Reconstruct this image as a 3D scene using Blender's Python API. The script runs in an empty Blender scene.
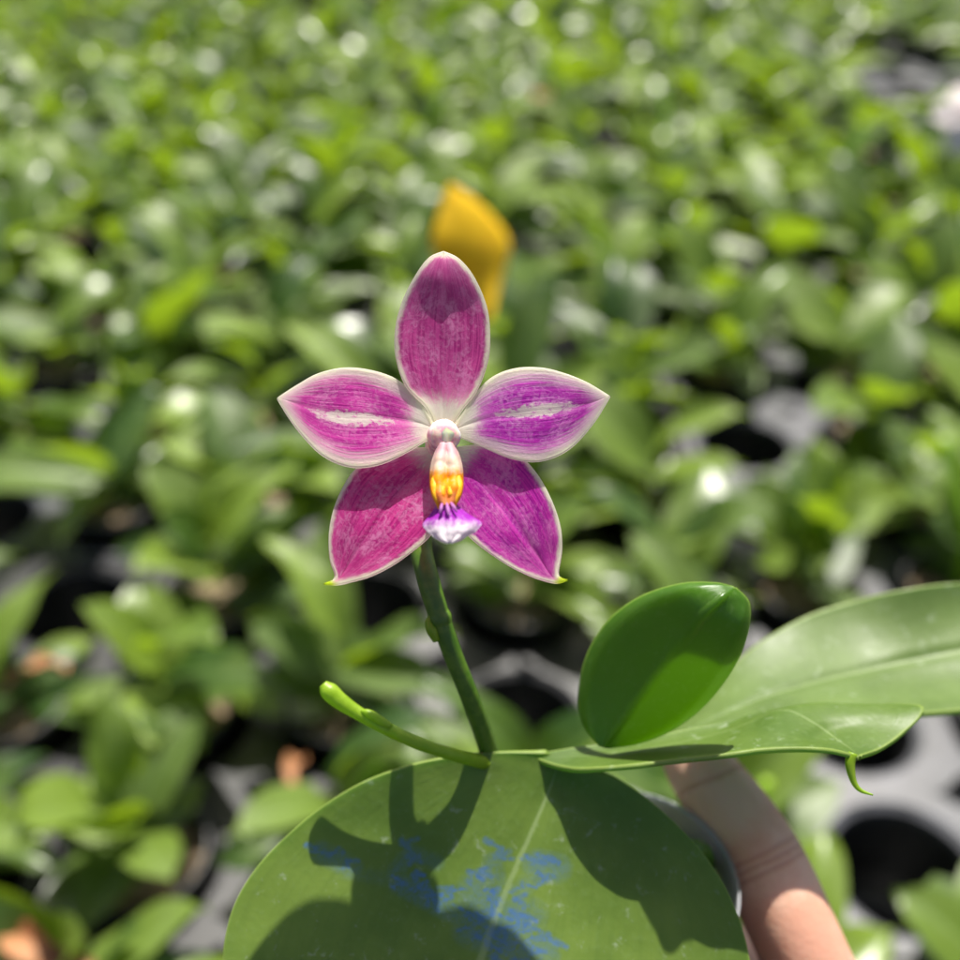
import bpy, bmesh, math, random
import numpy as np
from mathutils import Vector, Matrix, Euler
from mathutils import noise as mn

random.seed(7); np.random.seed(7)
S = bpy.context.scene
COL = S.collection

# ------------------------------------------------------------------ camera
FPX = 1030.0            # focal length in pixels of the 960 px photograph
D0 = 0.150              # the flower stands 15 cm from the lens
PITCH = math.radians(36)
HC = 0.55               # lens above the tray deck (z = 0)
cam_d = bpy.data.cameras.new('camera')
cam = bpy.data.objects.new('camera', cam_d); COL.objects.link(cam)
cam.location = (0, 0, HC)
cam.rotation_euler = (math.pi/2 - PITCH, 0, 0)
cam_d.sensor_width = 36; cam_d.sensor_height = 36
cam_d.lens = 36*FPX/960
cam_d.clip_start = 0.005; cam_d.clip_end = 300
cam_d.dof.use_dof = True
cam_d.dof.focus_distance = D0 - .003
cam_d.dof.aperture_fstop = (cam_d.lens*1e-3)/0.0040
S.camera = cam
CM = Matrix.Translation((0, 0, HC)) @ Euler((math.pi/2-PITCH, 0, 0)).to_matrix().to_4x4()
CMI = CM.inverted()

# ------------------------------------------------------------------ sun and sky
sc = Vector((0.09, 0.975, 0.14)).normalized()       # towards the sun, in the camera's axes
SUN = (CM.to_3x3() @ sc).normalized()
elev = math.asin(SUN.z); azim = math.atan2(SUN.x, SUN.y)
W = bpy.data.worlds.new('World'); S.world = W; W.use_nodes = True
wn = W.node_tree.nodes; wl = W.node_tree.links
sky = wn.new('ShaderNodeTexSky'); sky.sky_type = 'NISHITA'; sky.sun_disc = False
sky.air_density = .7; sky.dust_density = 3.5; sky.ozone_density = .3
sky.sun_elevation = elev; sky.sun_rotation = azim
wl.new(sky.outputs[0], wn['Background'].inputs[0]); wn['Background'].inputs[1].default_value = 0.08
sd = bpy.data.lights.new('sun', 'SUN'); sd.energy = 5.0; sd.angle = math.radians(0.53); sd.color = (1, .955, .88)
so = bpy.data.objects.new('sun', sd); COL.objects.link(so)
so.rotation_euler = SUN.to_track_quat('Z', 'Y').to_euler(); so.location = SUN*5
S.view_settings.view_transform = 'Standard'; S.view_settings.look = 'None'
S.view_settings.gamma = 1; S.view_settings.exposure = 0.9
S.render.engine = 'CYCLES'
S.cycles.max_bounces = 10; S.cycles.transparent_max_bounces = 12
S.cycles.use_denoising = True
S.cycles.caustics_reflective = False; S.cycles.caustics_refractive = False
S.cycles.sample_clamp_indirect = 6

# ------------------------------------------------------------------ helpers
def P(px, py, z=0.0):
    """world point seen at photograph pixel (px,py), z millimetres nearer the lens than the flower's centre"""
    d = D0 - z*1e-3
    return CM @ Vector(((px-480)/FPX*d, -(py-480)/FPX*d, -d))
def proj(p):
    c = CMI @ Vector(p)
    return (480 + c.x/-c.z*FPX, 480 - c.y/-c.z*FPX, -c.z)
def on_plane(px, py, zw=0.0):
    r = (CM.to_3x3() @ Vector(((px-480)/FPX, -(py-480)/FPX, -1)))
    t = (zw - HC)/r.z
    return Vector((0, 0, HC)) + r*t

def spline(pts, n):
    pts = np.array(pts, float); m = len(pts)
    ext = np.vstack([2*pts[0]-pts[1], pts, 2*pts[-1]-pts[-2]])
    out = []
    for u in np.linspace(0, m-1, n):
        i = min(int(u), m-2); f = u-i
        p0, p1, p2, p3 = ext[i], ext[i+1], ext[i+2], ext[i+3]
        out.append(.5*((2*p1)+(-p0+p2)*f+(2*p0-5*p1+4*p2-p3)*f*f+(-p0+3*p1-3*p2+p3)*f**3))
    return np.array(out)

def mesh_obj(name, verts, faces, mat=None, parent=None, smooth=True):
    me = bpy.data.meshes.new(name)
    me.from_pydata([tuple(v) for v in verts], [], faces); me.update()
    if smooth:
        for p in me.polygons: p.use_smooth = True
    o = bpy.data.objects.new(name, me); COL.objects.link(o)
    if mat: me.materials.append(mat)
    if parent: adopt(o, parent)
    return o
def adopt(o, parent):
    o.parent = parent
    o.matrix_parent_inverse = parent_world(parent).inverted()
def parent_world(p):
    m = p.matrix_basis.copy()
    while p.parent:
        m = p.parent.matrix_basis @ p.matrix_parent_inverse @ m; p = p.parent
    return m
def bm_obj(name, bm, mat=None, parent=None, smooth=True):
    me = bpy.data.meshes.new(name); bm.to_mesh(me); bm.free()
    if smooth:
        for p in me.polygons: p.use_smooth = True
    o = bpy.data.objects.new(name, me); COL.objects.link(o)
    if mat: me.materials.append(mat)
    if parent: adopt(o, parent)
    return o
def empty(name, loc):
    o = bpy.data.objects.new(name, None); COL.objects.link(o); o.location = loc
    o.empty_display_size = .01
    return o
def tag(o, label, cat, group=None):
    o['label'] = label; o['category'] = cat
    if group: o['group'] = group
    return o

def tube_geo(path, radii, seg=16, cap=True, n=60, squash=None):
    """verts, faces for a tube along world points"""
    pts = spline([tuple(p) for p in path], n)
    rr = spline([(r, 0, 0) for r in radii], n)[:, 0]
    V, F = [], []
    up = Vector((0.2, 0.1, 1)).normalized(); prev = None
    for i in range(n):
        a = Vector(pts[max(0, i-1)]); b = Vector(pts[min(n-1, i+1)])
        t = (b-a).normalized()
        if prev is None: x = t.orthogonal().normalized()
        else: x = (prev - t*prev.dot(t)).normalized()
        prev = x; y = t.cross(x)
        for k in range(seg):
            a_ = 2*math.pi*k/seg
            V.append(Vector(pts[i]) + (x*math.cos(a_)+y*math.sin(a_))*rr[i])
    for i in range(n-1):
        for k in range(seg):
            k2 = (k+1) % seg
            F.append((i*seg+k, i*seg+k2, (i+1)*seg+k2, (i+1)*seg+k))
    if cap:
        V.append(Vector(pts[0])); c0 = len(V)-1; V.append(Vector(pts[-1])); c1 = len(V)-1
        for k in range(seg):
            k2 = (k+1) % seg
            F.append((c0, k2, k)); F.append((c1, (n-1)*seg+k, (n-1)*seg+k2))
    return V, F
def tube(name, path, radii, mat, parent=None, seg=16, n=60):
    V, F = tube_geo(path, radii, seg, True, n)
    return mesh_obj(name, V, F, mat, parent)

def ribbon(name, L, M, R, mat, parent=None, ns=90, nw=44, thick=.0006, rough=0.0, rfreq=300, attrs=None, crease=0.0, wav=None, vee=0.0):
    """leaf-like surface through left edge, midrib and right edge (pixel x, pixel y, z mm)"""
    Lp, Mp, Rp = spline(L, ns), spline(M, ns), spline(R, ns)
    V, F, UV, edge = [], [], [], []
    hw = np.linalg.norm(Rp-Lp, axis=1)[:]/2*.1456e-3*1e3   # mm
    ml = np.concatenate([[0], np.cumsum(np.linalg.norm(np.diff(Mp, axis=0), axis=1))])*.1456
    tot = ml[-1]
    CZ = CM.to_3x3() @ Vector((0, 0, 1))
    for i in range(ns):
        for j in range(nw+1):
            w = -1 + 2*j/nw
            w = math.copysign(abs(w)**.85, w)
            l, m, r = Lp[i], Mp[i], Rp[i]
            p = m + (r-l)/2*w + ((r+l)/2-m)*w*w
            if vee: p = p*(1-vee) + vee*(m + abs(w)*((r if w > 0 else l)-m))
            if crease: p[2] -= crease*math.exp(-(w/.10)**2)*min(1, hw[i]/3)
            if wav: p[2] += wav(i/(ns-1), w)
            q = P(*p)
            if rough: q = q + CZ*(mn.noise(q*rfreq)*rough)
            V.append(q)
            UV.append((ml[i]/tot, (w+1)/2))
            edge.append(min((1-abs(w))*hw[i], (tot-ml[i])*.8))
    for i in range(ns-1):
        for j in range(nw):
            a = i*(nw+1)+j
            F.append((a, a+1, a+nw+2, a+nw+1))
    o = mesh_obj(name, V, F, mat, parent)
    me = o.data
    uvl = me.uv_layers.new(name='UVMap')
    idx = np.empty(len(me.loops), int); me.loops.foreach_get('vertex_index', idx)
    uvl.data.foreach_set('uv', np.array(UV)[idx].ravel())
    at = me.attributes.new('edge', 'FLOAT', 'POINT'); at.data.foreach_set('value', np.array(edge))
    if attrs:
        for k, fn in attrs.items():
            at = me.attributes.new(k, 'FLOAT', 'POINT')
            vals = []
            for i in range(ns):
                for j in range(nw+1):
                    q = proj(V[i*(nw+1)+j]); vals.append(fn(q[0], q[1]))
            at.data.foreach_set('value', vals)
    if thick:
        md = o.modifiers.new('thickness', 'SOLIDIFY'); md.thickness = thick; md.offset = 0
        md.use_rim = True
    return o

# ------------------------------------------------------------------ materials
class N:
    def __init__(s, name):
        s.m = bpy.data.materials.new(name); s.m.use_nodes = True
        s.t = s.m.node_tree; s.t.nodes.clear(); s.out = s.add('ShaderNodeOutputMaterial')
    def add(s, k, **kw):
        n = s.t.nodes.new(k)
        for a, v in kw.items(): setattr(n, a, v)
        return n
    def link(s, a, b): s.t.links.new(a, b)
    def val(s, inp, v):
        if hasattr(v, 'is_output'): s.link(v, inp)
        else: inp.default_value = v
    def math(s, op, a, b=0.0, c=None, clamp=False):
        n = s.add('ShaderNodeMath', operation=op, use_clamp=clamp)
        s.val(n.inputs[0], a); s.val(n.inputs[1], b)
        if c is not None: s.val(n.inputs[2], c)
        return n.outputs[0]
    def mix(s, f, a, b, mode='MIX'):
        n = s.add('ShaderNodeMix', data_type='RGBA', blend_type=mode)
        s.val(n.inputs[0], f)
        for i, v in ((6, a), (7, b)):
            if isinstance(v, tuple): v = (*v, 1) if len(v) == 3 else v
            s.val(n.inputs[i], v)
        return n.outputs[2]
    def ss(s, v, lo, hi):
        n = s.add('ShaderNodeMapRange', interpolation_type='SMOOTHSTEP')
        s.val(n.inputs[0], v); n.inputs[1].default_value = lo; n.inputs[2].default_value = hi
        return n.outputs[0]
    def noise(s, vec, scale, detail=3, rough=.5, dist=0):
        n = s.add('ShaderNodeTexNoise'); s.link(vec, n.inputs['Vector'])
        n.inputs['Scale'].default_value = scale; n.inputs['Detail'].default_value = detail
        n.inputs['Roughness'].default_value = rough; n.inputs['Distortion'].default_value = dist
        return n.outputs[0]
    def mapping(s, vec, scale=(1, 1, 1), loc=(0, 0, 0)):
        n = s.add('ShaderNodeMapping'); s.link(vec, n.inputs[0])
        n.inputs['Scale'].default_value = scale; n.inputs['Location'].default_value = loc
        return n.outputs[0]
    def attr(s, name): return s.add('ShaderNodeAttribute', attribute_name=name).outputs['Fac']
    def obj(s): return s.add('ShaderNodeTexCoord').outputs['Object']
    def uv(s): return s.add('ShaderNodeTexCoord').outputs['UV']
    def rnd(s): return s.add('ShaderNodeObjectInfo').outputs['Random']
    def bump(s, h, strength, dist=.001):
        n = s.add('ShaderNodeBump'); s.link(h, n.inputs['Height'])
        n.inputs['Strength'].default_value = strength; n.inputs['Distance'].default_value = dist
        return n.outputs[0]
    def surf(s, col, rough=.5, normal=None, trans=0.0, tcol=None, spec=.5, coat=0, sss=0, srad=(1, .5, .3), sscale=.001, alpha=None, **kw):
        b = s.add('ShaderNodeBsdfPrincipled')
        if isinstance(col, tuple): col = (*col, 1)
        s.val(b.inputs['Base Color'], col); s.val(b.inputs['Roughness'], rough)
        b.inputs['Specular IOR Level'].default_value = spec
        if coat: b.inputs['Coat Weight'].default_value = coat; b.inputs['Coat Roughness'].default_value = .15
        if sss:
            b.inputs['Subsurface Weight'].default_value = sss
            b.inputs['Subsurface Radius'].default_value = srad; b.inputs['Subsurface Scale'].default_value = sscale
        if normal is not None: s.link(normal, b.inputs['Normal'])
        sh = b.outputs[0]
        if trans:
            t = s.add('ShaderNodeBsdfTranslucent')
            tc = col if tcol is None else tcol
            if isinstance(tc, tuple) and len(tc) == 3: tc = (*tc, 1)
            s.val(t.inputs[0], tc)
            m = s.add('ShaderNodeMixShader'); s.val(m.inputs[0], trans)
            s.link(sh, m.inputs[1]); s.link(t.outputs[0], m.inputs[2]); sh = m.outputs[0]
        s.link(sh, s.out.inputs[0])
        return s.m

def petal_mat(name, blotch, deep, mid, pink=(0.97, 0.45, 0.76)):
    n = N(name); uv = n.uv(); edge = n.attr('edge')
    sep = n.add('ShaderNodeSeparateXYZ'); n.link(uv, sep.inputs[0]); s_, w_ = sep.outputs[0], sep.outputs[1]
    o = n.obj()
    vein = n.noise(n.mapping(uv, (2.2, 26, 1)), 1.0, 4, .6)          # long streaks
    bars = n.noise(n.mapping(uv, (30, 17, 1)), 1.0, 5, .7, 1.2)       # short cross marks
    blot = n.noise(n.mapping(uv, (5, 4, 1)), 1.0, 5, .65, .5)
    fine = n.noise(o, 2600, 3, .6)
    c = n.mix(n.ss(vein, .36, .62), deep, mid)
    f = n.math('ADD', n.math('MULTIPLY', bars, .6), n.math('MULTIPLY', blot, .5))
    c = n.mix(n.math('MULTIPLY', n.ss(f, .49, .71), .8), c, pink)
    c = n.mix(n.math('MULTIPLY', n.ss(fine, .56, .78), .15), c, (.9, .5, .78))
    # towards the tip a duller rose
    tipf = n.math('MULTIPLY', n.ss(s_, .45, 1.0),   .30 if not blotch else .15)
    c = n.mix(tipf, c, (.52, .13, .28))
    white = (.95, .91, .80); grn = (.72, .78, .33)
    jit = n.math('MULTIPLY', n.math('SUBTRACT', n.noise(n.mapping(uv, (14, 9, 1)), 1.0, 4, .7), .5), 1.5)
    jit2 = n.math('MULTIPLY', n.math('SUBTRACT', bars, .5), 1.0)
    e = n.math('ADD', n.math('ADD', edge, jit), jit2)
    wide = 1.15 if blotch else .85
    rim = n.math('SUBTRACT', 1.0, n.ss(e, .15, wide))
    # white throat at the base
    sb = n.math('ADD', s_, n.math('MULTIPLY', n.math('SUBTRACT', n.math('ADD', bars, n.math('MULTIPLY', vein, .6)), .8), .22))
    sb = n.math('ADD', sb, n.math('MULTIPLY', n.attr('hook'), .08))
    base = n.math('SUBTRACT', 1.0, n.ss(sb, .12, .26))
    wf = n.math('MAXIMUM', rim, base)
    if blotch:
        dx = n.math('DIVIDE', n.math('SUBTRACT', s_, .54), .25)
        dy = n.math('DIVIDE', n.math('SUBTRACT', w_, .53), .075)
        r2 = n.math('ADD', n.math('MULTIPLY', dx, dx), n.math('MULTIPLY', dy, dy))
        r2 = n.math('ADD', r2, n.math('MULTIPLY', n.math('SUBTRACT', n.noise(n.mapping(uv, (22, 20, 1)), 1.0, 5, .75), .5), 6.0))
        bl = n.math('SUBTRACT', 1.0, n.ss(r2, .45, 1.15))
        wf = n.math('MAXIMUM', wf, n.math('MULTIPLY', bl, .9))
        # pale veil along the edges and tip
        veil = n.math('MULTIPLY', n.math('SUBTRACT', 1.0, n.ss(n.math('ADD', edge, n.math('MULTIPLY', n.math('SUBTRACT', vein, .5), 5.0)), .6, 3.0)), .75)
        wf = n.math('MAXIMUM', wf, veil)
    c = n.mix(wf, c, n.mix(n.math('MULTIPLY', rim, .28), white, grn))
    tipg = n.ss(s_, .93, .97)
    if not blotch: c = n.mix(n.math('MULTIPLY', tipg, n.attr('hook')), c, (.66, .80, .03))
    h = n.math('ADD', n.math('MULTIPLY', fine, .6), n.math('ADD', n.math('MULTIPLY', vein, 1.6), n.math('MULTIPLY', bars, .8)))
    g = n.add('ShaderNodeGamma'); n.link(c, g.inputs[0]); g.inputs[1].default_value = .5
    return n.surf(c, .36, n.bump(h, .55, .00022), trans=.72, tcol=g.outputs[0], spec=.28)

def leaf_mat(name, hero=False, young=False, dark=(.105, .175, .022), light=(.18, .265, .042), tc=(.32, .62, .02)):
    n = N(name); o = n.obj(); uv = n.uv()
    sep = n.add('ShaderNodeSeparateXYZ'); n.link(uv, sep.inputs[0])
    r = n.math('FRACT', n.math('ADD', n.rnd(), n.attr('tint')))
    if hero:
        k = n.noise(o, 60, 4, .55); sp = n.noise(o, 900, 3, .6); st = n.noise(n.mapping(uv, (5, 60, 1)), 1.0, 3, .6)
        c = n.mix(n.ss(k, .3, .7), dark, light) if not young else n.mix(n.ss(k, .3, .7), (.035, .10, .008), (.065, .15, .012))
        c = n.mix(n.math('MULTIPLY', n.ss(sp, .5, .75), .30), c, (.20, .30, .09))
        c = n.mix(n.math('MULTIPLY', n.ss(st, .46, .66), .16), c, (.06, .12, .015))
        if not young:
            # pale scuffs and mineral dust
            du = n.noise(o, 330, 5, .75, .4)
            c = n.mix(n.math('MULTIPLY', n.ss(du, .58, .70), .5), c, (.42, .50, .34))
            # midrib
            mr = n.math('ABSOLUTE', n.math('SUBTRACT', sep.outputs[1], .5))
            mrf = n.math('SUBTRACT', 1.0, n.ss(n.math('ADD', mr, n.math('MULTIPLY', n.math('SUBTRACT', sp, .5), .01)), .003, .011))
            c = n.mix(n.math('MULTIPLY', mrf, .5), c, (.36, .46, .20))
            ink = n.math('MULTIPLY', n.attr('ink'), n.ss(n.noise(o, 620, 7, .85, 2.0), .34, .58))
            c = n.mix(n.math('MULTIPLY', ink, .78, clamp=True), c, (.035, .13, .48))
        e = n.attr('edge')
        c = n.mix(n.math('MULTIPLY', n.math('SUBTRACT', 1.0, n.ss(e, .0, .30)), .45), c, (.40, .52, .12))
        h = n.math('ADD', n.math('MULTIPLY', sp, .5), n.math('ADD', n.math('MULTIPLY', k, 2.0), n.math('MULTIPLY', st, .5)))
        rg = n.math('ADD', .36 if not young else .22, n.math('MULTIPLY', n.noise(o, 400, 4, .6), .22))
        return n.surf(c, rg, n.bump(h, .35, .0003), trans=.38 if young else .36, tcol=(.50, .84, .010) if young else tc, spec=.5)
    k = n.noise(o, 22, 3, .6)
    c = n.mix(n.math('POWER', r, 1.3), (.018, .050, .008), (.165, .245, .024))
    c = n.mix(n.math('MULTIPLY', n.ss(k, .45, .7), .35), c, (.15, .21, .06))
    mr = n.math('ABSOLUTE', n.math('SUBTRACT', sep.outputs[1], .5))
    c = n.mix(n.math('MULTIPLY', n.math('SUBTRACT', 1.0, n.ss(mr, .01, .035)), .4), c, (.2, .3, .1))
    rg = n.math('ADD', .28, n.math('MULTIPLY', n.math('FRACT', n.math('MULTIPLY', r, 7.3)), .36))
    return n.surf(c, rg, n.bump(k, .25, .002), trans=.26, tcol=(.38, .58, .02), spec=.45)

M_petal = petal_mat('magenta petal', True, (.56, .010, .38), (.92, .07, .58))  # petal and sepal tints: small real variation plus light painted into the colour
M_petal2 = petal_mat('violet petal', True, (.40, .006, .42), (.76, .04, .66), (.93, .45, .84))
M_sepal = petal_mat('rose sepal', False, (.50, .03, .27), (.82, .11, .46))
M_sepal2 = petal_mat('red magenta sepal', False, (.54, .012, .26), (.88, .07, .43))
M_sepal3 = petal_mat('violet sepal', False, (.44, .006, .40), (.78, .035, .57), (.95, .36, .78))
M_leafh = leaf_mat('held leaf', True); M_leafR = leaf_mat('held leaf, darker', True, False, (.065, .125, .014), (.11, .18, .025), (.24, .50, .02)); M_leafG = leaf_mat('held leaf, greyer', True, False, (.10, .16, .036), (.15, .225, .058), (.22, .45, .04)); M_young = leaf_mat('young leaf', True, True); M_leaf = leaf_mat('bench leaf')

def simple(name, c1, c2, scale, rough=.5, lo=.35, hi=.65, **kw):
    n = N(name); o = n.obj(); k = n.noise(o, scale, 4, .6)
    b = n.bump(k, kw.pop('bs', .3), kw.pop('bd', .0005))
    return n.surf(n.mix(n.ss(k, lo, hi), c1, c2), rough, b, **kw)
M_spike = simple('green spike', (.22, .36, .012), (.30, .44, .03), 500, .4, trans=.35, tcol=(.6, .9, .03), bs=.2, bd=.0002)
M_stem = simple('stem', (.05, .13, .008), (.09, .18, .014), 500, .42, bs=.2, bd=.0002)
M_cap = simple('anther cap', (.74, .70, .56), (.76, .72, .36), 420, .55, spec=.25, sss=.8, sscale=.003, bs=.2, bd=.0002)
M_column = simple('column', (.70, .38, .46), (.84, .76, .62), 900, .55, spec=.25, sss=.8, sscale=.003, bs=.2, bd=.0002)
M_callus = simple('orange callus', (.92, .34, .008), (.95, .50, .02), 900, .5, spec=.25, sss=.35, sscale=.001, bs=.4, bd=.0003)
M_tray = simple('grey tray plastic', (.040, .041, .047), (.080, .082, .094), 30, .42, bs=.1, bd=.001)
M_deck_shade = simple('shade-darkened tray plastic', (.008, .008, .009), (.02, .02, .022), 30, .45, bs=.1, bd=.001)  # tray plastic darkened to paint in the leaf shade between plants
M_well = simple('black plastic', (.010, .010, .011), (.022, .022, .024), 60, .4)
M_pot = simple('black pot plastic', (.014, .014, .015), (.045, .043, .045), 40, .38)
M_bark = simple('bark and moss', (.05, .035, .02), (.30, .22, .13), 130, .9, bs=1, bd=.004)
M_moss = simple('moss', (.03, .035, .015), (.22, .20, .10), 420, .9, bs=1, bd=.002)
M_ground = simple('dark ground', (.012, .012, .011), (.05, .047, .042), 9, .9)
M_yellow = simple('yellowed leaf', (.80, .36, .01), (.95, .66, .012), 55, .5, lo=.26, hi=.42, trans=.5, tcol=(1, .76, .01))
M_brown = simple('dry leaf', (.22, .075, .02), (.36, .17, .07), 90, .7)
M_white = simple('white petal', (.86, .78, .76), (.88, .85, .82), 40, .5, trans=.4)
M_skin = None
def skin_mat():
    n = N('skin'); o = n.obj()
    k = n.noise(o, 45, 4, .6); f = n.noise(o, 900, 4, .7)
    v = n.add('ShaderNodeTexVoronoi'); v.inputs['Scale'].default_value = 1100; n.link(o, v.inputs['Vector'])
    c = n.mix(n.ss(k, .40, .60), (.72, .47, .35), (.62, .32, .22))
    c = n.mix(n.math('MULTIPLY', f, .2), c, (.72, .44, .30))
    h = n.math('ADD', f, n.math('MULTIPLY', v.outputs[0], .6))
    for px, py, z in ((768, 872, -42), (759, 856, -43), (764, 864, -42.5), (708, 786, -50)):
        j0 = P(px, py, z); ax = (P(732, 810, -48)-P(796, 935, -38)).normalized()
        vm = n.add('ShaderNodeVectorMath', operation='DOT_PRODUCT'); n.link(o, vm.inputs[0]); vm.inputs[1].default_value = ax
        dd = n.math('ABSOLUTE', n.math('ADD', n.math('SUBTRACT', vm.outputs['Value'], j0.dot(ax)), n.math('MULTIPLY', n.math('SUBTRACT', k, .5), .004)))
        ln = n.math('SUBTRACT', 1.0, n.ss(dd, .0001, .0008))
        c = n.mix(n.math('MULTIPLY', ln, .4), c, (.36, .13, .08)); h = n.math('SUBTRACT', h, n.math('MULTIPLY', ln, 2.0))
    return n.surf(c, .42, n.bump(h, .3, .0003), sss=.35, srad=(1, .35, .2), sscale=.004)
M_skin = skin_mat()
def lip_mat():
    n = N('lip'); uv = n.uv(); sep = n.add('ShaderNodeSeparateXYZ'); n.link(uv, sep.inputs[0])
    k = n.noise(n.mapping(uv, (7, 12, 1)), 1.0, 4, .7)
    s_ = n.math('ADD', sep.outputs[0], n.math('MULTIPLY', n.math('SUBTRACT', k, .5), .45))
    c = n.mix(n.ss(s_, .42, .74), (.42, .03, .50), (.86, .80, .82))
    c = n.mix(n.math('SUBTRACT', 1.0, n.ss(s_, .10, .28)), c, (.55, .22, .55))
    c = n.mix(n.math('MULTIPLY', n.ss(k, .56, .68), .5), c, (.80, .62, .88))
    return n.surf(c, .5, n.bump(k, .3, .0004), trans=.45, tcol=c, spec=.25)
M_lip = lip_mat()
def claw_mat():
    n = N('lip claw'); uv = n.uv(); sep = n.add('ShaderNodeSeparateXYZ'); n.link(uv, sep.inputs[0])
    k = n.noise(n.mapping(uv, (9, 9, 1)), 1.0, 4, .7)
    s_ = n.math('ADD', sep.outputs[0], n.math('MULTIPLY', n.math('SUBTRACT', k, .5), .30))
    c = n.mix(n.ss(s_, .10, .34), (.74, .48, .52), (.80, .68, .54))
    c = n.mix(n.ss(s_, .38, .52), c, (.95, .42, .005))
    c = n.mix(n.ss(s_, .66, .88), c, (.90, .34, .10))
    c = n.mix(n.math('MULTIPLY', n.ss(k, .55, .66), .5), c, (.92, .60, .30))
    return n.surf(c, .5, n.bump(k, .3, .0004), trans=.45, tcol=c, spec=.3)
M_claw = claw_mat()
def clear_mat():
    n = N('clear pot plastic'); o = n.obj(); k = n.noise(o, 120, 3, .6)
    g = n.add('ShaderNodeBsdfGlossy'); g.inputs[0].default_value = (.9, .92, .95, 1); g.inputs['Roughness'].default_value = .45
    t = n.add('ShaderNodeBsdfTransparent'); t.inputs[0].default_value = (.80, .82, .84, 1)
    d = n.add('ShaderNodeBsdfDiffuse'); d.inputs[0].default_value = (.50, .51, .55, 1)
    m1 = n.add('ShaderNodeMixShader'); n.link(n.math('ADD', .32, n.math('MULTIPLY', k, .3)), m1.inputs[0])
    n.link(t.outputs[0], m1.inputs[1]); n.link(d.outputs[0], m1.inputs[2])
    m2 = n.add('ShaderNodeMixShader'); m2.inputs[0].default_value = .05
    n.link(m1.outputs[0], m2.inputs[1]); n.link(g.outputs[0], m2.inputs[2])
    n.link(m2.outputs[0], n.out.inputs[0]); return n.m
M_clear = clear_mat()

# ------------------------------------------------------------------ setting: ground and trays
bm = bmesh.new(); bmesh.ops.create_grid(bm, x_segments=40, y_segments=40, size=40)
for v in bm.verts: v.co.z = -.78 + mn.noise(v.co*.4)*.03
g = bm_obj('ground', bm, M_ground); g['kind'] = 'structure'

PITCHX = .114; HOLE = .043
NX, NY = 4, 3
def tray_meshes():
    bm = bmesh.new(); bw = bmesh.new(); SEG = 32
    def hole_ring(cx, cy):
        h = PITCHX/2
        outer, inner, lip = [], [], []
        for k in range(SEG):
            a = 2*math.pi*(k+.5)/SEG; c, s = math.cos(a), math.sin(a)
            m = h/max(abs(c), abs(s))
            outer.append(bm.verts.new((cx+c*m, cy+s*m, 0)))
            lip.append(bm.verts.new((cx+c*(HOLE+.005), cy+s*(HOLE+.005), .0)))
            inner.append(bm.verts.new((cx+c*HOLE, cy+s*HOLE, -.003)))
        low = [bm.verts.new((v.co.x, v.co.y, -.008)) for v in inner]
        for k in range(SEG):
            k2 = (k+1) % SEG
            bm.faces.new((outer[k], outer[k2], lip[k2], lip[k]))
            bm.faces.new((lip[k], lip[k2], inner[k2], inner[k]))
            bm.faces.new((inner[k], inner[k2], low[k2], low[k]))
        # a well below
        prof = [(HOLE-.0005, -.0081), (HOLE-.006, -.05), (HOLE-.010, -.078), (.020, -.080), (.018, -.076), (.009, -.075), (.0, -.075)]
        rings = []
        for r, z in prof:
            rings.append([bw.verts.new((cx+math.cos(2*math.pi*k/24)*max(r, 1e-4), cy+math.sin(2*math.pi*k/24)*max(r, 1e-4), z)) for k in range(24)])
        for a, b in zip(rings, rings[1:]):
            for k in range(24):
                k2 = (k+1) % 24; bw.faces.new((a[k], a[k2], b[k2], b[k]))
    for i in range(NX):
        for j in range(NY): hole_ring((i-(NX-1)/2)*PITCHX, (j-(NY-1)/2)*PITCHX)
    # square corners of the ring polygon are filled by merging; add the skirt
    bmesh.ops.remove_doubles(bm, verts=bm.verts, dist=1e-5)
    X, Y = NX*PITCHX/2-.002, NY*PITCHX/2-.002
    for v in bm.verts:
        v.co.x = max(-X, min(X, v.co.x)); v.co.y = max(-Y, min(Y, v.co.y))
    out = [(-X, -Y), (X, -Y), (X, Y), (-X, Y)]
    a = [bm.verts.new((x, y, -.0005)) for x, y in out]; b = [bm.verts.new((x*1.002, y*1.002, -.03)) for x, y in out]
    for k in range(4): bm.faces.new((a[k], b[k], b[(k+1) % 4], a[(k+1) % 4]))
    bmesh.ops.recalc_face_normals(bm, faces=bm.faces)
    return bm, bw
bmT, bmW = tray_meshes()
tray0 = empty('plant_tray', (0, 0, 0))
deck0 = bm_obj('deck', bmT, M_tray, tray0, False); well0 = bm_obj('well', bmW, M_well, tray0)
tw, td = NX*PITCHX, NY*PITCHX
ORD = ['', 'first', 'second', 'third', 'fourth', 'fifth', 'sixth', 'seventh', 'eighth', 'ninth', 'tenth', 'eleventh', 'twelfth',
       'thirteenth', 'fourteenth', 'fifteenth', 'sixteenth', 'seventeenth', 'eighteenth', 'nineteenth', 'twentieth',
       'twenty-first', 'twenty-second', 'twenty-third', 'twenty-fourth', 'twenty-fifth', 'twenty-sixth', 'twenty-seventh', 'twenty-eighth', 'twenty-ninth', 'thirtieth']
ORD += ['thirty-'+x for x in ORD[1:10]]
Y0 = .20; OX = on_plane(905, 868)      # a cell is centred under the hole seen lower right
def cell(i, j):   # world position of grid cell
    return Vector((OX.x + i*PITCHX, OX.y + j*PITCHX, 0))
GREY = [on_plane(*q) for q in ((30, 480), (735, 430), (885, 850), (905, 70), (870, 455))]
GM = deck0.data; SHADE_DECK = GM.copy(); SHADE_DECK.materials[0] = M_deck_shade  # second deck copy carries the painted shade; listed spots stay grey
used = False
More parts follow.
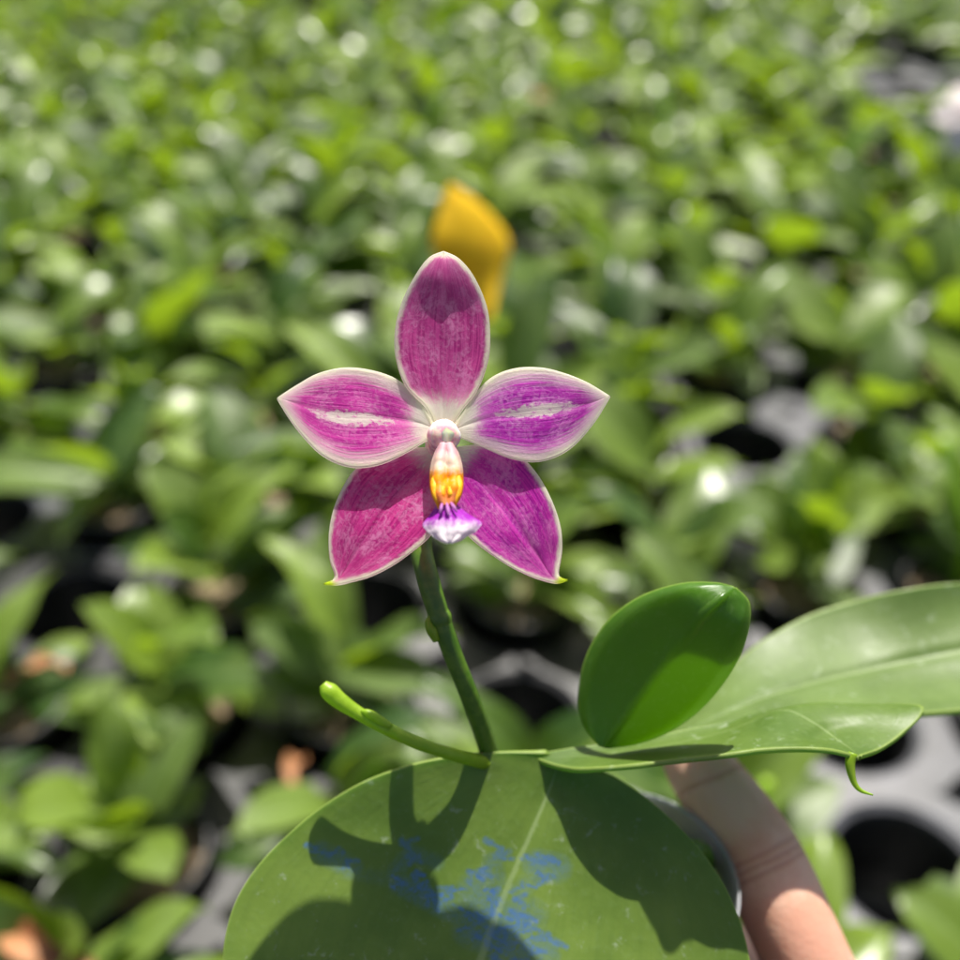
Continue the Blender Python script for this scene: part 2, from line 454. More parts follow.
for ty in range(-1, 11):
    row = []
    for tx in range(-8, 7):
        c = cell(tx*NX+1.5, ty*NY+1.0)
        vis = False
        for ax in (-.5, 0, .5):
            for ay in (-.5, 0, .5):
                q = proj((c.x+ax*tw, c.y+ay*td, 0))
                if q[2] > 0 and -40 < q[0] < 1000 and -40 < q[1] < 1000: vis = True
        if vis: row.append(c)
    for k, c in enumerate(row):
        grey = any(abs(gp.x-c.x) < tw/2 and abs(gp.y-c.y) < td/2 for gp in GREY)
        if not used: t = tray0; used = True; deck0.data = GM if grey else SHADE_DECK
        else:
            t = tray0.copy(); COL.objects.link(t)
            for ch in (deck0, well0):
                d = ch.copy()
                if ch is deck0: d.data = GM if grey else SHADE_DECK
                COL.objects.link(d); d.parent = t
        t.location = c
        col_ = 'grey' if grey else 'shade-darkened grey'
        tag(t, f'{col_} plastic plant tray with round wells, {ORD[k+1]} from the left in the {ORD[ty+2]} tray row', 'tray', 'plant trays covering the bench')

# ------------------------------------------------------------------ bench plants
def leaf_mesh(name, L, Wd, rise, droop, twist, cup, asym, seed):
    rnd = random.Random(seed); ns, nw = 18, 8
    V, F, UV = [], [], []
    x = z = 0; ang = rise; ph = rnd.uniform(0, 6)
    for i in range(ns+1):
        s = i/ns
        if i: x += math.cos(ang)*L/ns; z += math.sin(ang)*L/ns; ang = rise - (rise+droop)*s**1.3
        hw = Wd/2*(math.sin(math.pi*min(1, (s*.93+.07))**.85)**.62 if s < 1 else 0.0)*(1 if s < .8 else (1-((s-.8)/.2)**2.2*.9))
        if s < .12: hw = max(hw*.55, .006)
        tw_ = twist*s
        for j in range(nw+1):
            w = -1+2*j/nw
            y = w*hw*math.cos(cup*.6); zz = abs(w)**1.3*hw*math.sin(cup) + .003*math.sin(9*s+ph)*w*abs(w)
            yy = y*math.cos(tw_)-zz*math.sin(tw_); z2 = y*math.sin(tw_)+zz*math.cos(tw_)
            nx, nz = -math.sin(ang), math.cos(ang)
            V.append((x+nx*z2, yy + asym*s*s*L, z+nz*z2)); UV.append((s, (w+1)/2))
    for i in range(ns):
        for j in range(nw):
            a = i*(nw+1)+j; F.append((a, a+1, a+nw+2, a+nw+1))
    me = bpy.data.meshes.new(name); me.from_pydata(V, [], F)
    for p in me.polygons: p.use_smooth = True
    uvl = me.uv_layers.new(name='UVMap')
    for l in me.loops: uvl.data[l.index].uv = UV[l.vertex_index]
    me.materials.append(M_leaf); return me
R = random.Random(11)
low = [leaf_mesh('leaf', R.uniform(.090, .135), R.uniform(.044, .062), R.uniform(.05, .55), R.uniform(.0, .5), R.uniform(-.5, .5), R.uniform(.15, .45), R.uniform(-.12, .12), k) for k in range(14)]
high = [leaf_mesh('leaf', R.uniform(.05, .09), R.uniform(.028, .040), R.uniform(.9, 1.3), R.uniform(-.6, .1), R.uniform(-.5, .5), R.uniform(.3, .6), R.uniform(-.1, .1), 40+k) for k in range(6)]

def lathe(prof, seg=28):
    bm = bmesh.new(); rings = []
    for r, z in prof:
        rings.append([bm.verts.new((math.cos(2*math.pi*k/seg)*r, math.sin(2*math.pi*k/seg)*r, z)) for k in range(seg)])
    for a, b in zip(rings, rings[1:]):
        for k in range(seg):
            k2 = (k+1) % seg; bm.faces.new((a[k], a[k2], b[k2], b[k]))
    return bm
pot0 = bm_obj('pot', lathe([(.001, -.066), (.030, -.066), (.0375, .012), (.0405, .013), (.0408, .022), (.0385, .0225), (.0365, .010), (.036, .006)]), M_pot)
bmx = lathe([(.0001, .012), (.012, .013), (.024, .011), (.0362, .006)], 28)
for v in bmx.verts: v.co.z += mn.noise(v.co*200)*.006
mix0 = bm_obj('potting_mix', bmx, M_bark)
V, F = tube_geo([(0, 0, .008), (.004, 0, .04), (.018, .004, .08), (.03, .0, .105)], [.0032, .003, .0028, .0035], 8, True, 16)
spike_me = mesh_obj('flower_spike', V, F, M_spike).data
bpy.data.objects.remove(bpy.data.objects['flower_spike'])
pot_me, mix_me = pot0.data, mix0.data
bpy.data.objects.remove(pot0); bpy.data.objects.remove(mix0)

def child(name, me, parent, loc=(0, 0, 0), rot=(0, 0, 0), sc=1):
    o = bpy.data.objects.new(name, me); COL.objects.link(o); o.parent = parent
    o.location = loc; o.rotation_euler = rot; o.scale = (sc, sc, sc); return o
def in_gap(x, y):
    for gx, gy, rx, ry in ((735, 432, 66, 36), (30, 482, 75, 46), (485, 650, 95, 28), (885, 850, 125, 110), (905, 70, 70, 34), (880, 455, 90, 14)):
        if ((x-gx)/rx)**2 + ((y-gy)/ry)**2 < 1: return True
    return False
plants = []
for j in range(-3, 27):
    for i in range(-24, 20):
        c = cell(i, j)
        q = proj((c.x, c.y, .03)); qc = proj((c.x, c.y, .09))
        if q[2] < .2 or not (-90 < q[0] < 1050 and -60 < qc[1] < 1120): continue
        if in_gap(q[0], q[1]) or in_gap(qc[0], qc[1]): continue
        if R.random() < .03: continue
        plants.append((j, i, c, q[1]))
plants.sort(key=lambda p: (p[0], p[1]))
cut = plants[min(len(plants)-1, 299)][0]            # rows from here back are one far-off mass
far_rows = [p for p in plants if p[0] >= cut]; plants = [p for p in plants if p[0] < cut]
FV, FF, FT, nv = [], [], [], 0
for (jj, i, c, qy) in far_rows:
    a0 = R.random()*math.pi; nl = R.choice((7, 8, 9))
    for l in range(nl+1):
        me = R.choice(low) if l < nl else R.choice(high)
        a = a0 + math.pi*l + R.uniform(-.9, .9); sc_ = R.uniform(.82, 1.12)
        m = Matrix.Translation((c.x, c.y, .013+.005*l)) @ Euler((R.uniform(-.25, .25), -.09*l*R.uniform(.2, 1.2), a)).to_matrix().to_4x4() @ Matrix.Scale(sc_, 4)
        co = np.empty(len(me.vertices)*3); me.vertices.foreach_get('co', co); co = co.reshape(-1, 3)
        M3 = np.array(m); FV.append(co @ M3[:3, :3].T + M3[:3, 3]); t = R.random()
        FT.append(np.full(len(co), t)); FF += [tuple(v+nv for v in p.vertices) for p in me.polygons]; nv += len(co)
o = mesh_obj('distant_orchids', np.vstack(FV), FF, M_leaf)
at = o.data.attributes.new('tint', 'FLOAT', 'POINT'); at.data.foreach_set('value', np.concatenate(FT))
uvl = o.data.uv_layers.new(name='UVMap')
o['kind'] = 'stuff'; tag(o, 'mass of blurred green orchid leaves at the far end of the bench', 'plants')
rows = {}
for p in plants: rows.setdefault(p[0], []).append(p)
rkeys = sorted(rows)
total = 0
for rn, j in enumerate(rkeys):
    vis = [p for p in sorted(rows[j], key=lambda p: p[1])]
    k = 0
    for (jj, i, c, qy) in vis:
        h = R.random
        root = empty('potted_orchid', (c.x+R.uniform(-.006, .006), c.y+R.uniform(-.006, .006), R.uniform(-.002, .004)))
        child('pot', pot_me, root); child('potting_mix', mix_me, root, rot=(0, 0, h()*6))
        a0 = h()*math.pi; nl = R.choice((7, 8, 8, 9, 10)) + (2 if qy > 560 else 0); nr = .80 if qy > 560 else 1
        for l in range(nl):
            a = a0 + math.pi*l + R.uniform(-.9, .9)
            s = nr*R.uniform(.75, 1.12)*(1-.07*max(0, 5-l) if l > 1 else 1)
            lf = child('leaf', R.choice(low), root, (math.cos(a)*.002, math.sin(a)*.002, .013+.005*l), (R.uniform(-.25, .25), -.09*l*R.uniform(.2, 1.2), a), s)
        if h() < .75: child('leaf', R.choice(high), root, (0, 0, .02+.006*nl), (R.uniform(-.2, .2), 0, a0+math.pi*nl), R.uniform(.8, 1.1))
        if h() < .16: child('flower_spike', spike_me, root, (0, 0, .01), (R.uniform(-.2, .2), 0, h()*6.28), R.uniform(.9, 1.4))
        k += 1; total += 1
        tag(root, f'leafy green potted orchid out of focus, {ORD[min(k,39)]} from the left in the {ORD[rn+1]} bench row', 'plant', 'potted orchids filling the bench')
print('PLANTS', total, 'rows', len(rkeys), 'max', max(len(v) for v in rows.values()))

# ------------------------------------------------------------------ odd things on the bench
def far_ribbon(name, L, M, R_, mat, depth, thick=.001, tilt=(0, 0, 0)):
    zz = (D0-depth)*1e3
    f = lambda pts: [(x, y, zz+z) for x, y, z in pts]
    return ribbon(name, f(L), f(M), f(R_), mat, None, 24, 12, thick)
o = far_ribbon('yellow_leaf', [(470, 325, 0), (438, 262, 8), (432, 240, 14), (442, 205, 12), (449, 186, 10)],
    [(482, 325, -6), (470, 280, 2), (466, 250, 10), (462, 215, 12), (450, 185, 12)],
    [(490, 322, 6), (501, 282, -6), (509, 242, -10), (482, 206, 0), (452, 185, 10)], M_yellow, .62)
tag(o, 'bright yellow withered leaf standing up behind the top of the flower', 'leaf')
def dry(px, py, zw, s, lab):
    p = on_plane(px, py, zw)
    me = leaf_mesh('dry_leaf', .05*s, .02*s, .3, .8, .8, .9, .2, int(px))
    me.materials.clear(); me.materials.append(M_brown)
    o = bpy.data.objects.new('dry_leaf', me); COL.objects.link(o); o.location = p; o.rotation_euler = (.2, 0, px)
    tag(o, lab, 'dry leaf')
dry(66, 672, .11, .7, 'small orange brown leaf stump above the white glint by the left edge')
dry(12, 930, .11, .9, 'brown dead leaf scrap in the bottom left corner')
dry(300, 760, .05, .7, 'brown withered leaf tip beside a pot rim left of the curved green spike')
dry(545, 95, .10, 1.6, 'pale brown dry leaf far back above the yellow leaf')

fw = empty('white_flower', on_plane(966, 122, .27))
def mini_petal(a, L, Wd):
    V, F = [], []
    for i in range(9):
        s = i/8; hw = Wd*math.sin(math.pi*(s*.9+.05))**.7
        for j in range(5):
            w = -1+j/2; r = s*L
            V.append((r*math.cos(a)-w*hw*math.sin(a), -.006+.010*s*s-.004*abs(w), r*math.sin(a)+w*hw*math.cos(a)))
    for i in range(8):
        for j in range(4):
            q = i*5+j; F.append((q, q+1, q+6, q+5))
    me = bpy.data.meshes.new('petal'); me.from_pydata(V, [], F); me.materials.append(M_white)
    for p in me.polygons: p.use_smooth = True
    ob = bpy.data.objects.new('petal', me); COL.objects.link(ob); ob.parent = fw
    m = ob.modifiers.new('t', 'SOLIDIFY'); m.thickness = .0008
for a in (90, 162, 234, 306, 18): mini_petal(math.radians(a), .042, .019)
V, F = tube_geo([(0, .004, 0), (0, .03, -.01), (.01, .05, -.10), (.01, .05, -.20)], [.002, .002, .0025, .003], 8, True, 14)
me = bpy.data.meshes.new('stem'); me.from_pydata([tuple(v) for v in V], [], F); me.materials.append(M_stem)
ob = bpy.data.objects.new('stem', me); COL.objects.link(ob); ob.parent = fw
fw.rotation_euler = (-.75, 0, .2); fw.scale = (.8,)*3
tag(fw, 'white and pale pink flower far back at the right edge', 'flower')

# ------------------------------------------------------------------ the held orchid
plant = empty('orchid_plant', P(585, 900, -45))
tag(plant, 'orchid in sharp focus with one magenta star-shaped flower, held above the bench', 'orchid')

# --- flower
P_plain = P
def P(px, py, z=0.0, dz=3.5): return P_plain(px, py, z+dz+.016*(py-430))
col_path = [P(441, 430, -1.5), P(442, 436, 0), P(444, 443, 3), P(445, 450, 5)]
flower = tube('flower', [P(438, 470, -9), P(440, 450, -4), P(443, 436, 0), P(445, 436, 3.0)], [.0016, .0022, .0023, .0020], M_column, plant, 20, 30)

def petal(name, L, M, R_, mat, hook=0.0, **kw):
    return ribbon(name, L, M, R_, mat, flower, 110, 60, kw.pop('thick', .00045), rough=kw.pop('rough', .00022), rfreq=260, attrs={'hook': lambda x, y: hook}, **kw)
petal('dorsal_sepal',
  [(438, 432, -1.00), (426, 407, -0.55), (406, 386, -0.52), (396, 358, -0.63), (395, 332, -0.75), (401, 305, -0.66), (414, 278, -0.18), (428, 259, 0.53), (443, 252, 1.20)],
  [(443, 434, -1.00), (443, 412, -1.33), (443, 388, -1.44), (443, 360, -1.49), (443, 333, -1.47), (444, 305, -1.37), (444, 280, -0.94), (444, 262, 0.06), (443.5, 252, 1.20)],
  [(449, 432, -1.00), (462, 410, -0.58), (477, 390, -0.57), (487, 364, -0.69), (490, 338, -0.81), (487, 308, -0.70), (475, 279, -0.19), (460, 260, 0.51), (444, 252, 1.20)], M_sepal, crease=.2)
petal('petal',
  [(436, 432, 0), (420, 401, -1), (399, 381, -1.3), (373, 371, -1.3), (345, 368, -1.0), (318, 374, -.3), (297, 385, .9), (277, 398, 2.2)],
  [(440, 432, -.5), (421, 424, -.7), (397, 420, -.6), (370, 417, -.3), (343, 415, .1), (317, 411, .7), (296, 404, 1.5), (277, 398.6, 2.2)],
  [(438, 434, 0), (424, 442, .2), (404, 454, .6), (378, 465, 1.1), (350, 467, 1.7), (322, 455, 2.2), (297, 429, 2.4), (277, 399, 2.2)], M_petal, crease=.2)
petal('petal',
  [(453, 434, -.4), (468, 441, -.6), (486, 449, -.5), (512, 459, -.1), (540, 461.5, .6), (568, 450, 1.4), (592, 425, 2.0), (610, 397, 2.2)],
  [(450, 432, -.5), (470, 424, -.7), (494, 418, -.6), (520, 415, -.3), (547, 413, .1), (572, 409, .7), (592, 403, 1.5), (610, 396.6, 2.2)],
  [(452, 432, 0), (471, 400, -1), (490, 379, -1.3), (514, 369, -1.3), (541, 368, -1.0), (566, 374, -.3), (588, 383, .9), (610, 396, 2.2)], M_petal2, crease=.2)
petal('lateral_sepal',
  [(436, 448, -2), (405, 448, -2), (375, 455, -1.8), (352, 473, -1), (336, 502, 0.13), (329, 532, 0.76), (330, 558, 1.34), (336, 576, 2.02), (331, 581, 2.6), (324, 583.5, 3.02)],
  [(442, 452, -2.2), (424, 468, -2.2), (405, 487, -1.6), (388, 507, -0.8), (372, 530, 0.21), (358, 550, 0.76), (348, 566, 1.18), (340, 578, 1.85), (333, 583, 2.6), (324, 584, 3.02)],
  [(448, 458, -2), (450, 490, -1.6), (444, 515, -0.4), (431, 535, 0.42), (414, 550, 0.92), (393, 565, 1.43), (371, 576, 1.85), (350, 582, 2.1), (336, 585, 2.6), (324, 584.6, 3.02)], M_sepal2, 1.0, crease=.3)
petal('lateral_sepal',
  [(442, 458, -2), (444, 486, -1.6), (452, 514, -0.4), (468, 535, 0.42), (487, 551, 0.92), (510, 566, 1.43), (531, 576, 1.85), (547, 581, 2.1), (558, 583, 2.6), (567, 580.6, 3.02)],
  [(448, 452, -2.2), (466, 466, -2.2), (484, 485, -1.6), (502, 505, -0.8), (518, 527, 0.21), (532, 548, 0.76), (543, 564, 1.18), (552, 577, 1.85), (560, 580.5, 2.6), (567, 580, 3.02)],
  [(454, 448, -2), (484, 444, -2), (510, 448, -1.8), (531, 466, -1), (547, 490, 0.13), (559, 520, 0.76), (562, 548, 1.34), (558, 572, 2.02), (561, 577.5, 2.6), (567, 579.4, 3.02)], M_sepal3, 1.0, crease=.3)

def blob(name, c, rx, ry, rz, mat, parent, shape=None, seg=32):
    """rounded body: rx, ry in pixels of the picture, rz in mm of depth"""
    bm = bmesh.new(); bmesh.ops.create_uvsphere(bm, u_segments=seg, v_segments=seg//2, radius=1)
    for v in bm.verts:
        x, y, z = v.co
        if shape: x, y, z = shape(x, y, z)
        v.co = P(c[0]+x*rx, c[1]-y*ry, c[2]+z*rz)
    return bm_obj(name, bm, mat, parent)
def cap_shape(x, y, z):
    k = 1 - .62*max(0, y)**1.2 - .35*max(0, -y)
    z2 = z*(1 - .2*abs(y)) + (.16*math.exp(-(x/.25)**2) if z > 0 else 0)
    return x*k, y - .16*math.exp(-(x/.22)**2)*(y < -.3), z2
blob('column_hood', (445.5, 435.0, 1.2), 15.5, 16, .8, M_column, flower, lambda x, y, z: (x*(1-.45*max(0, y)**1.3), y, z - .25*math.exp(-(x/.5)**2)*(z > 0)))
blob('anther_cap', (446, 433, 2.3), 11.5, 14, .9, M_cap, flower, cap_shape)
def claw_wav(s, w):
    a = abs(w)
    return .75*math.exp(-((a-.58)/.26)**2) - 1.3*max(0, a-.75)/.25*(1-.3*s) - .25*math.exp(-(w/.12)**2)
ribbon('lip_claw', [(442, 445, 2.6), (437, 454, 3.6), (433.5, 466, 4.8), (432.5, 478, 5.8), (433, 490, 6.8), (437, 500, 7.2), (443, 505, 7.4)],
       [(446.3, 444, 3.0), (446.5, 455, 4.6), (446.5, 466, 5.7), (446.5, 478, 6.6), (446.5, 490, 7.6), (446.5, 500, 7.8), (446.5, 506, 7.8)],
       [(451, 445, 2.6), (456, 454, 3.6), (459.5, 466, 4.8), (460.5, 478, 5.8), (460, 490, 6.8), (456, 500, 7.2), (450, 505, 7.4)], M_claw, flower, 60, 50, .0009, rough=.0006, rfreq=650, wav=claw_wav)
def lobe(sx):
    cx = 446.5
    return tube('side_lobe', [P(cx+sx*11, 474, 6.2), P(cx+sx*12.2, 483, 7.2), P(cx+sx*11.5, 493, 7.8), P(cx+sx*8.5, 502, 8.0), P(cx+sx*8.0, 509, 7.8)],
         [.00025, .00050, .00050, .00038, .00012], M_callus, flower, 14, 26)
lobe(-1); lobe(1)
tube('callus_tooth', [P(443, 487, 8.0), P(442.5, 494, 8.3), P(444, 501, 8.3)], [.0003, .0004, .00012], M_callus, flower, 10, 14)
tube('callus_tooth', [P(450, 487, 8.0), P(450.5, 494, 8.3), P(449, 501, 8.3)], [.0003, .0004, .00012], M_callus, flower, 10, 14)
def lip_wav(s, w):
    return .16*math.sin(w*11+2*s)*s + .9*math.exp(-(w/.10)**2)*(1-s)
ribbon('lip', [(441, 500, 5), (436, 508, 5.8), (430, 517, 6.4), (423.5, 525, 7.0), (427, 531, 8.2), (431, 534, 9), (437, 539.5, 10), (448, 542.5, 10.8)],
       [(446, 499, 7), (447, 506, 8.0), (449, 514, 9.0), (450, 522, 10), (450, 529, 10.6), (450, 534, 11), (450, 539, 11.2), (450, 543, 11)],
       [(452, 500, 5), (458, 507, 5.8), (469, 516, 6.4), (481, 523.5, 7.0), (477, 530, 8.2), (470, 534, 9), (463, 539, 10), (452, 542.5, 10.8)], M_lip, flower, 60, 60, .0004, rough=.0004, rfreq=700, wav=lip_wav)
for a, b in (((442, 504, 8.8), (440, 514, 9.6)), ((451, 503, 8.8), (457, 512, 9.6)), ((447, 504, 9.0), (449, 516, 10.4))):
    tube('lip_tooth', [P(*a), P((a[0]+b[0])/2, (a[1]+b[1])/2, (a[2]+b[2])/2+.2), P(*b)], [.00018, .00026, .0001], M_lip, flower, 8, 10)

P = P_plain
# --- stems
st = tube('flower_spike', [P(497, 790, -24), P(489, 752, -18.5), P(471, 700, -12), P(453, 655, -9), P(439, 615, -7.5), P(427, 575, -7.5), P(421, 545, -9), P(425, 505, -9.5), P(437, 470, -5.5)],
     [.00165, .0016, .0015, .0015, .0016, .0017, .0017, .0014, .0013], M_stem, plant, 20, 90)
tube('bract', [P(437, 640, -7.4), P(432, 630, -7.0), P(429, 622, -6.9), P(430, 616, -6.9)], [.0007, .0009, .0006, .0002], M_spike, st, 12, 16)
tube('node', [P(443, 626, -7.8), P(440, 618, -7.6), P(437, 609, -7.5)], [.0015, .00182, .0015], M_stem, st, 18, 14)
sp = tube('young_spike', [P(500, 768, -20), P(478, 761, -15.5), P(455, 755, -12), P(420, 744, -10), P(385, 728, -9.5), P(358, 713, -9.5), P(340, 701, -9.5), P(329, 691, -9.5), P(323, 684, -9.5)],
     [.0012, .0011, .00102, .00098, .0010, .00105, .0013, .0014, .0007], M_spike, plant, 20, 80)
tube('bract', [P(391, 727, -9.0), P(378, 719, -8.6), P(368, 713, -8.6), P(361, 711, -8.8)], [.0005, .0007, .0006, .0002], M_spike, sp, 12, 16)

# --- leaves
def seg_d(x, y, a, b):
    ax, ay = a; bx, by = b; t = max(0, min(1, ((x-ax)*(bx-ax)+(y-ay)*(by-ay))/((bx-ax)**2+(by-ay)**2)))
    return math.hypot(x-ax-t*(bx-ax), y-ay-t*(by-ay))
INK = [((322, 852), (352, 868), 9, .9), ((395, 872), (412, 852), 7, .8), ((412, 852), (436, 862), 7, .6), ((400, 884), (445, 908), 9, 1), ((445, 908), (470, 925), 8, .9),
       ((492, 862), (496, 880), 8, .8), ((478, 895), (500, 930), 18, 1), ((500, 920), (530, 915), 14, .8), ((505, 945), (545, 955), 12, 1), ((538, 865), (556, 868), 12, 1), ((470, 930), (520, 950), 14, .9), ((345, 872), (392, 880), 6, .35), ((540, 872), (520, 890), 8, .6)]
RI = random.Random(4)
for x0, y0, x1, y1, w_, nst, st in ((315, 850, 352, 868, 7, 3, .9), (395, 850, 440, 878, 16, 4, .7), (400, 880, 475, 925, 12, 8, 1), (478, 880, 520, 950, 26, 16, 1), (500, 920, 545, 958, 22, 10, .9), (488, 860, 500, 885, 8, 3, .8), (536, 862, 560, 874, 9, 4, 1), (470, 930, 540, 975, 16, 8, .8)):
    for q in range(nst):
        t = RI.random(); cx, cy = x0+(x1-x0)*t+RI.uniform(-w_, w_), y0+(y1-y0)*t+RI.uniform(-w_, w_)
        for e in range(3):
            nx, ny = cx+RI.uniform(-16, 16), cy+RI.uniform(-9, 9)
            INK.append(((cx, cy), (nx, ny), RI.uniform(1.6, 3.0), st)); cx, cy = nx, ny
INK = [(a, b, r_, s_*.42 if r_ > 5 else s_) for a, b, r_, s_ in INK]
def ink(x, y):
    if not (300 < x < 590 and 835 < y < 990): return 0.0
    v = 0
    for a, b, r, s in INK:
        d = seg_d(x, y, a, b); v = max(v, s*max(0, 1-(d/(r*1.5))**2))
    return v
ribbon('leaf',
  [(546, 752, -18), (500, 752, -17), (462, 755, -16), (410, 765, -15.5), (355, 786, -15), (300, 824, -14), (252, 874, -12), (228, 925, -10), (226, 985, -7), (262, 1050, -4), (340, 1110, -2), (450, 1140, 0)],
  [(556, 756, -18.5), (556, 768, -18), (552, 782, -17.3), (544, 802, -16.2), (532, 830, -14.8), (518, 862, -13.3), (503, 898, -11.6), (488, 938, -9.6), (473, 985, -7), (460, 1035, -4), (450, 1090, -2), (452, 1142, 0)],
  [(566, 758, -18), (590, 768, -17.5), (618, 779, -17), (650, 801, -16), (682, 830, -15), (709, 862, -14), (731, 900, -12.5), (747, 950, -10.5), (750, 1005, -8), (715, 1065, -5), (620, 1120, -3), (470, 1142, 0)],
  M_leafh, plant, 300, 230, .0009, rough=.0004, rfreq=70, attrs={'ink': ink}, crease=.5)
def zU(pts, ridge):
    out = []
    for x, y in pts:
        dx, dy = x-604, 747-y
        u = (dx*.634+dy*.775)/205
        d = abs(dx*.775-dy*.634)/75
        out.append((x, y, -15.5 + 15*max(u, 0)**1.25 - ridge*d + 1.8*u - 5*max(0, (u-.82)/.18)**2))
    return out
leafU = ribbon('leaf',
  zU([(600, 746), (583, 722), (580, 690), (588, 655), (608, 622), (640, 598), (680, 585), (714, 584), (733, 588)], 4.6),
  zU([(604, 747), (613, 732), (630, 708), (648, 684), (668, 658), (688, 633), (706, 612), (722, 597), (734, 588)], 3.2),
  zU([(608, 747), (640, 742), (672, 729), (700, 708), (724, 680), (740, 652), (748, 625), (748, 603), (735, 588.5)], 3.6),
  M_young, plant, 90, 70, .0006, rough=.0002, rfreq=90, vee=.75, crease=-.35, wav=lambda t, w: -1.7*(max(0, abs(w)-.78)/.22)**2*min(1, 3*t))
ribbon('leaf',
  [(532, 757, -19), (566, 750, -19.5), (600, 745, -20), (664, 735, -21), (727, 722, -21), (785, 710, -20), (852, 707, -19.5), (905, 706, -18), (924, 711, -15), (905, 733, -12), (880, 750, -9), (858, 757.5, -6)],
  [(532, 758, -18.7), (566, 759, -17), (600, 757, -16.5), (664, 748, -16.5), (715, 737, -17), (752, 724, -16.5), (785, 712.5, -16.5), (812, 724, -14), (828, 735, -12.5), (840, 744, -9.5), (850, 751, -7.5), (857, 758, -6)],
  [(532, 759, -18.4), (566, 770, -13.5), (602, 770, -10), (660, 764, -8), (705, 758, -6.5), (747, 753, -5.5), (780, 751, -5), (805, 750, -4.5), (824, 750.5, -4.5), (838, 752.5, -5), (850, 755.5, -5.5), (856, 758.5, -6)],
  M_leafR, plant, 160, 90, .0008, rough=.0007, rfreq=190, wav=lambda t, w: .35*math.sin(26*t+5*w)*max(0, t-.45)*(1-w*w))
lt = [o for o in plant.children if o.name.startswith('leaf')][-1]
tube('leaf_tip', [P(853, 753, -5.8), P(850, 764, -5.6), P(853, 780, -5.2), P(860, 790, -4.8), P(873, 795, -4.2)], [.0007, .00075, .0005, .00033, .00012], M_spike, lt, 12, 30)
ribbon('leaf',
  [(600, 752, -24), (660, 740, -36), (705, 705, -46), (745, 655, -54), (800, 620, -58), (855, 601, -60), (910, 588, -58), (970, 583, -58), (1050, 590, -56), (1130, 640, -50)],
  [(602, 756, -23), (660, 744, -30), (712, 722, -35), (762, 700, -41), (815, 684, -46), (865, 673, -49), (915, 661, -51), (975, 650, -52), (1050, 645, -52), (1131, 643, -50)],
  [(604, 760, -22), (660, 750, -26), (715, 738, -27), (770, 726, -28), (825, 719, -30), (880, 716, -32), (930, 714, -34), (985, 708, -37), (1055, 690, -46), (1130, 647, -50)],
  M_leafG, plant, 90, 60, .0010, rough=.0008, rfreq=60, crease=.8)
# short leafy stem that joins the leaf bases
tube('stem_base', [P(590, 860, -32), P(582, 815, -29), P(576, 785, -25), P(570, 772, -23)], [.0040, .0040, .0034, .0010], M_stem, plant, 20, 40)

# --- clear pot with moss, axis upright in the world
def pot_at(px, py, z, r):
    c = P(px, py, z)
    prof = [(r*.78, -.062), (r*1.0, -.001), (r*1.012, .0), (r*1.0, .0006), (r*.985, -.001), (r*.765, -.060), (.001, -.060)]
    bm = lathe(prof, 48)
    for v in bm.verts: v.co = v.co + c
    pot = bm_obj('clear_pot', bm, M_clear, plant)
    bm = lathe([(.0003, -.004), (r*.4, -.003), (r*.8, -.007), (r*.93, -.012), (r*.76, -.058), (.001, -.059)], 48)
    bmesh.ops.subdivide_edges(bm, edges=bm.edges, cuts=2, use_grid_fill=True)
    for v in bm.verts:
        v.co += Vector((mn.noise(v.co*180), mn.noise(v.co*180+Vector((5, 1, 2))), mn.noise(v.co*150+Vector((9, 9, 9)))))*.0022
        v.co = v.co + c
    bm_obj('moss', bm, M_moss, pot)
    for k in range(5):
        a = k*1.3+.4; d = Vector((math.cos(a), math.sin(a), 0))
        tube('root', [c+Vector((0, 0, .008)), c+d*r*.45+Vector((0, 0, .004)), c+d*r*.85+Vector((0, 0, -.003)), c+d*r*.92+Vector((0, 0, -.03))], [.0018, .0018, .0017, .0012], M_stem, pot, 10, 24)
    return c
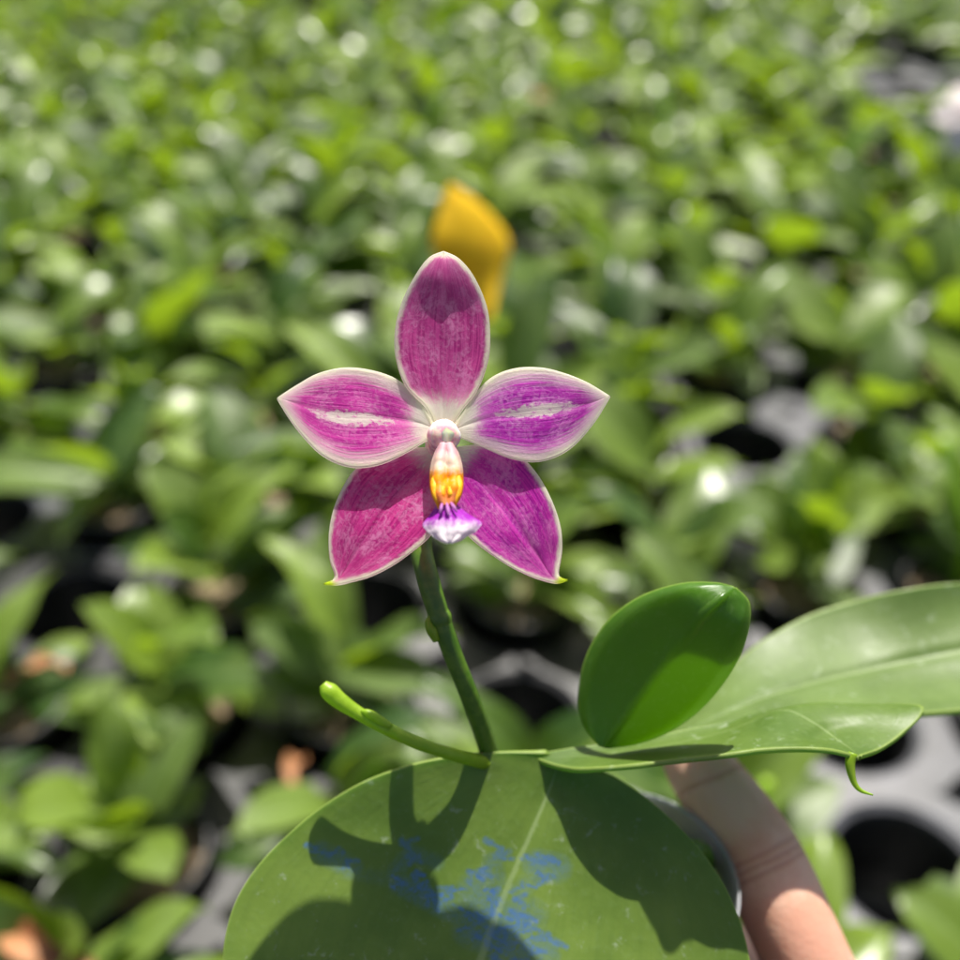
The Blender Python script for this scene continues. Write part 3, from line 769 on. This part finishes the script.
PC = pot_at(632, 880, -34, .0188)

# ------------------------------------------------------------------ the hand that holds the pot
def skin_hand():
    def J(px, py, z): return P(px, py, z)
    chains = {}
    wrist = J(960, 1330, -30)
    palm = J(895, 1200, -34)
    V = [wrist, palm, J(1060, 1560, -24)]
    Rr = [.019, .020, .022]; E = [(2, 0), (0, 1)]
    def add(chain, radii, start):
        prev = start
        for p, r in zip(chain, radii):
            V.append(p); Rr.append(r); E.append((prev, len(V)-1)); prev = len(V)-1
    add([J(860, 1090, -36), J(826, 1010, -37), J(796, 935, -38), J(762, 862, -43), J(732, 810, -48), J(701, 772, -50), J(672, 728, -52)], [.0105, .0092, .0083, .0091, .0079, .0074, .0052], 1)
    add([J(850, 1140, -44), J(800, 1060, -52), J(750, 985, -58), J(690, 930, -60), J(640, 905, -58), J(605, 900, -54)], [.0108, .0092, .0088, .0084, .0076, .0054], 1)
    add([J(828, 1190, -54), J(780, 1115, -62), J(720, 1050, -66), J(665, 1005, -66), J(615, 985, -62), J(585, 980, -57)], [.0104, .0088, .0084, .0080, .0072, .0052], 1)
    add([J(806, 1240, -60), J(755, 1175, -68), J(700, 1120, -71), J(650, 1085, -69), J(615, 1065, -64)], [.0092, .0078, .0074, .0068, .0048], 1)
    add([J(840, 1215, -20), J(775, 1150, -12), J(710, 1085, -9), J(660, 1035, -10), J(632, 1005, -12)], [.0125, .0110, .0098, .0090, .0062], 1)
    me = bpy.data.meshes.new('person'); me.from_pydata([tuple(v) for v in V], E, [])
    o = bpy.data.objects.new('person', me); COL.objects.link(o)
    sk = o.modifiers.new('skin', 'SKIN'); sk.use_smooth_shade = True
    for i, r in enumerate(Rr): me.skin_vertices[0].data[i].radius = (r, r)
    me.skin_vertices[0].data[1].use_root = True
    s2 = o.modifiers.new('sub', 'SUBSURF'); s2.levels = 2; s2.render_levels = 3
    me.materials.append(M_skin)
    tag(o, 'bare hand with fingers wrapped round the clear pot under the held orchid', 'person')
    return o
me_skin = skin_hand()
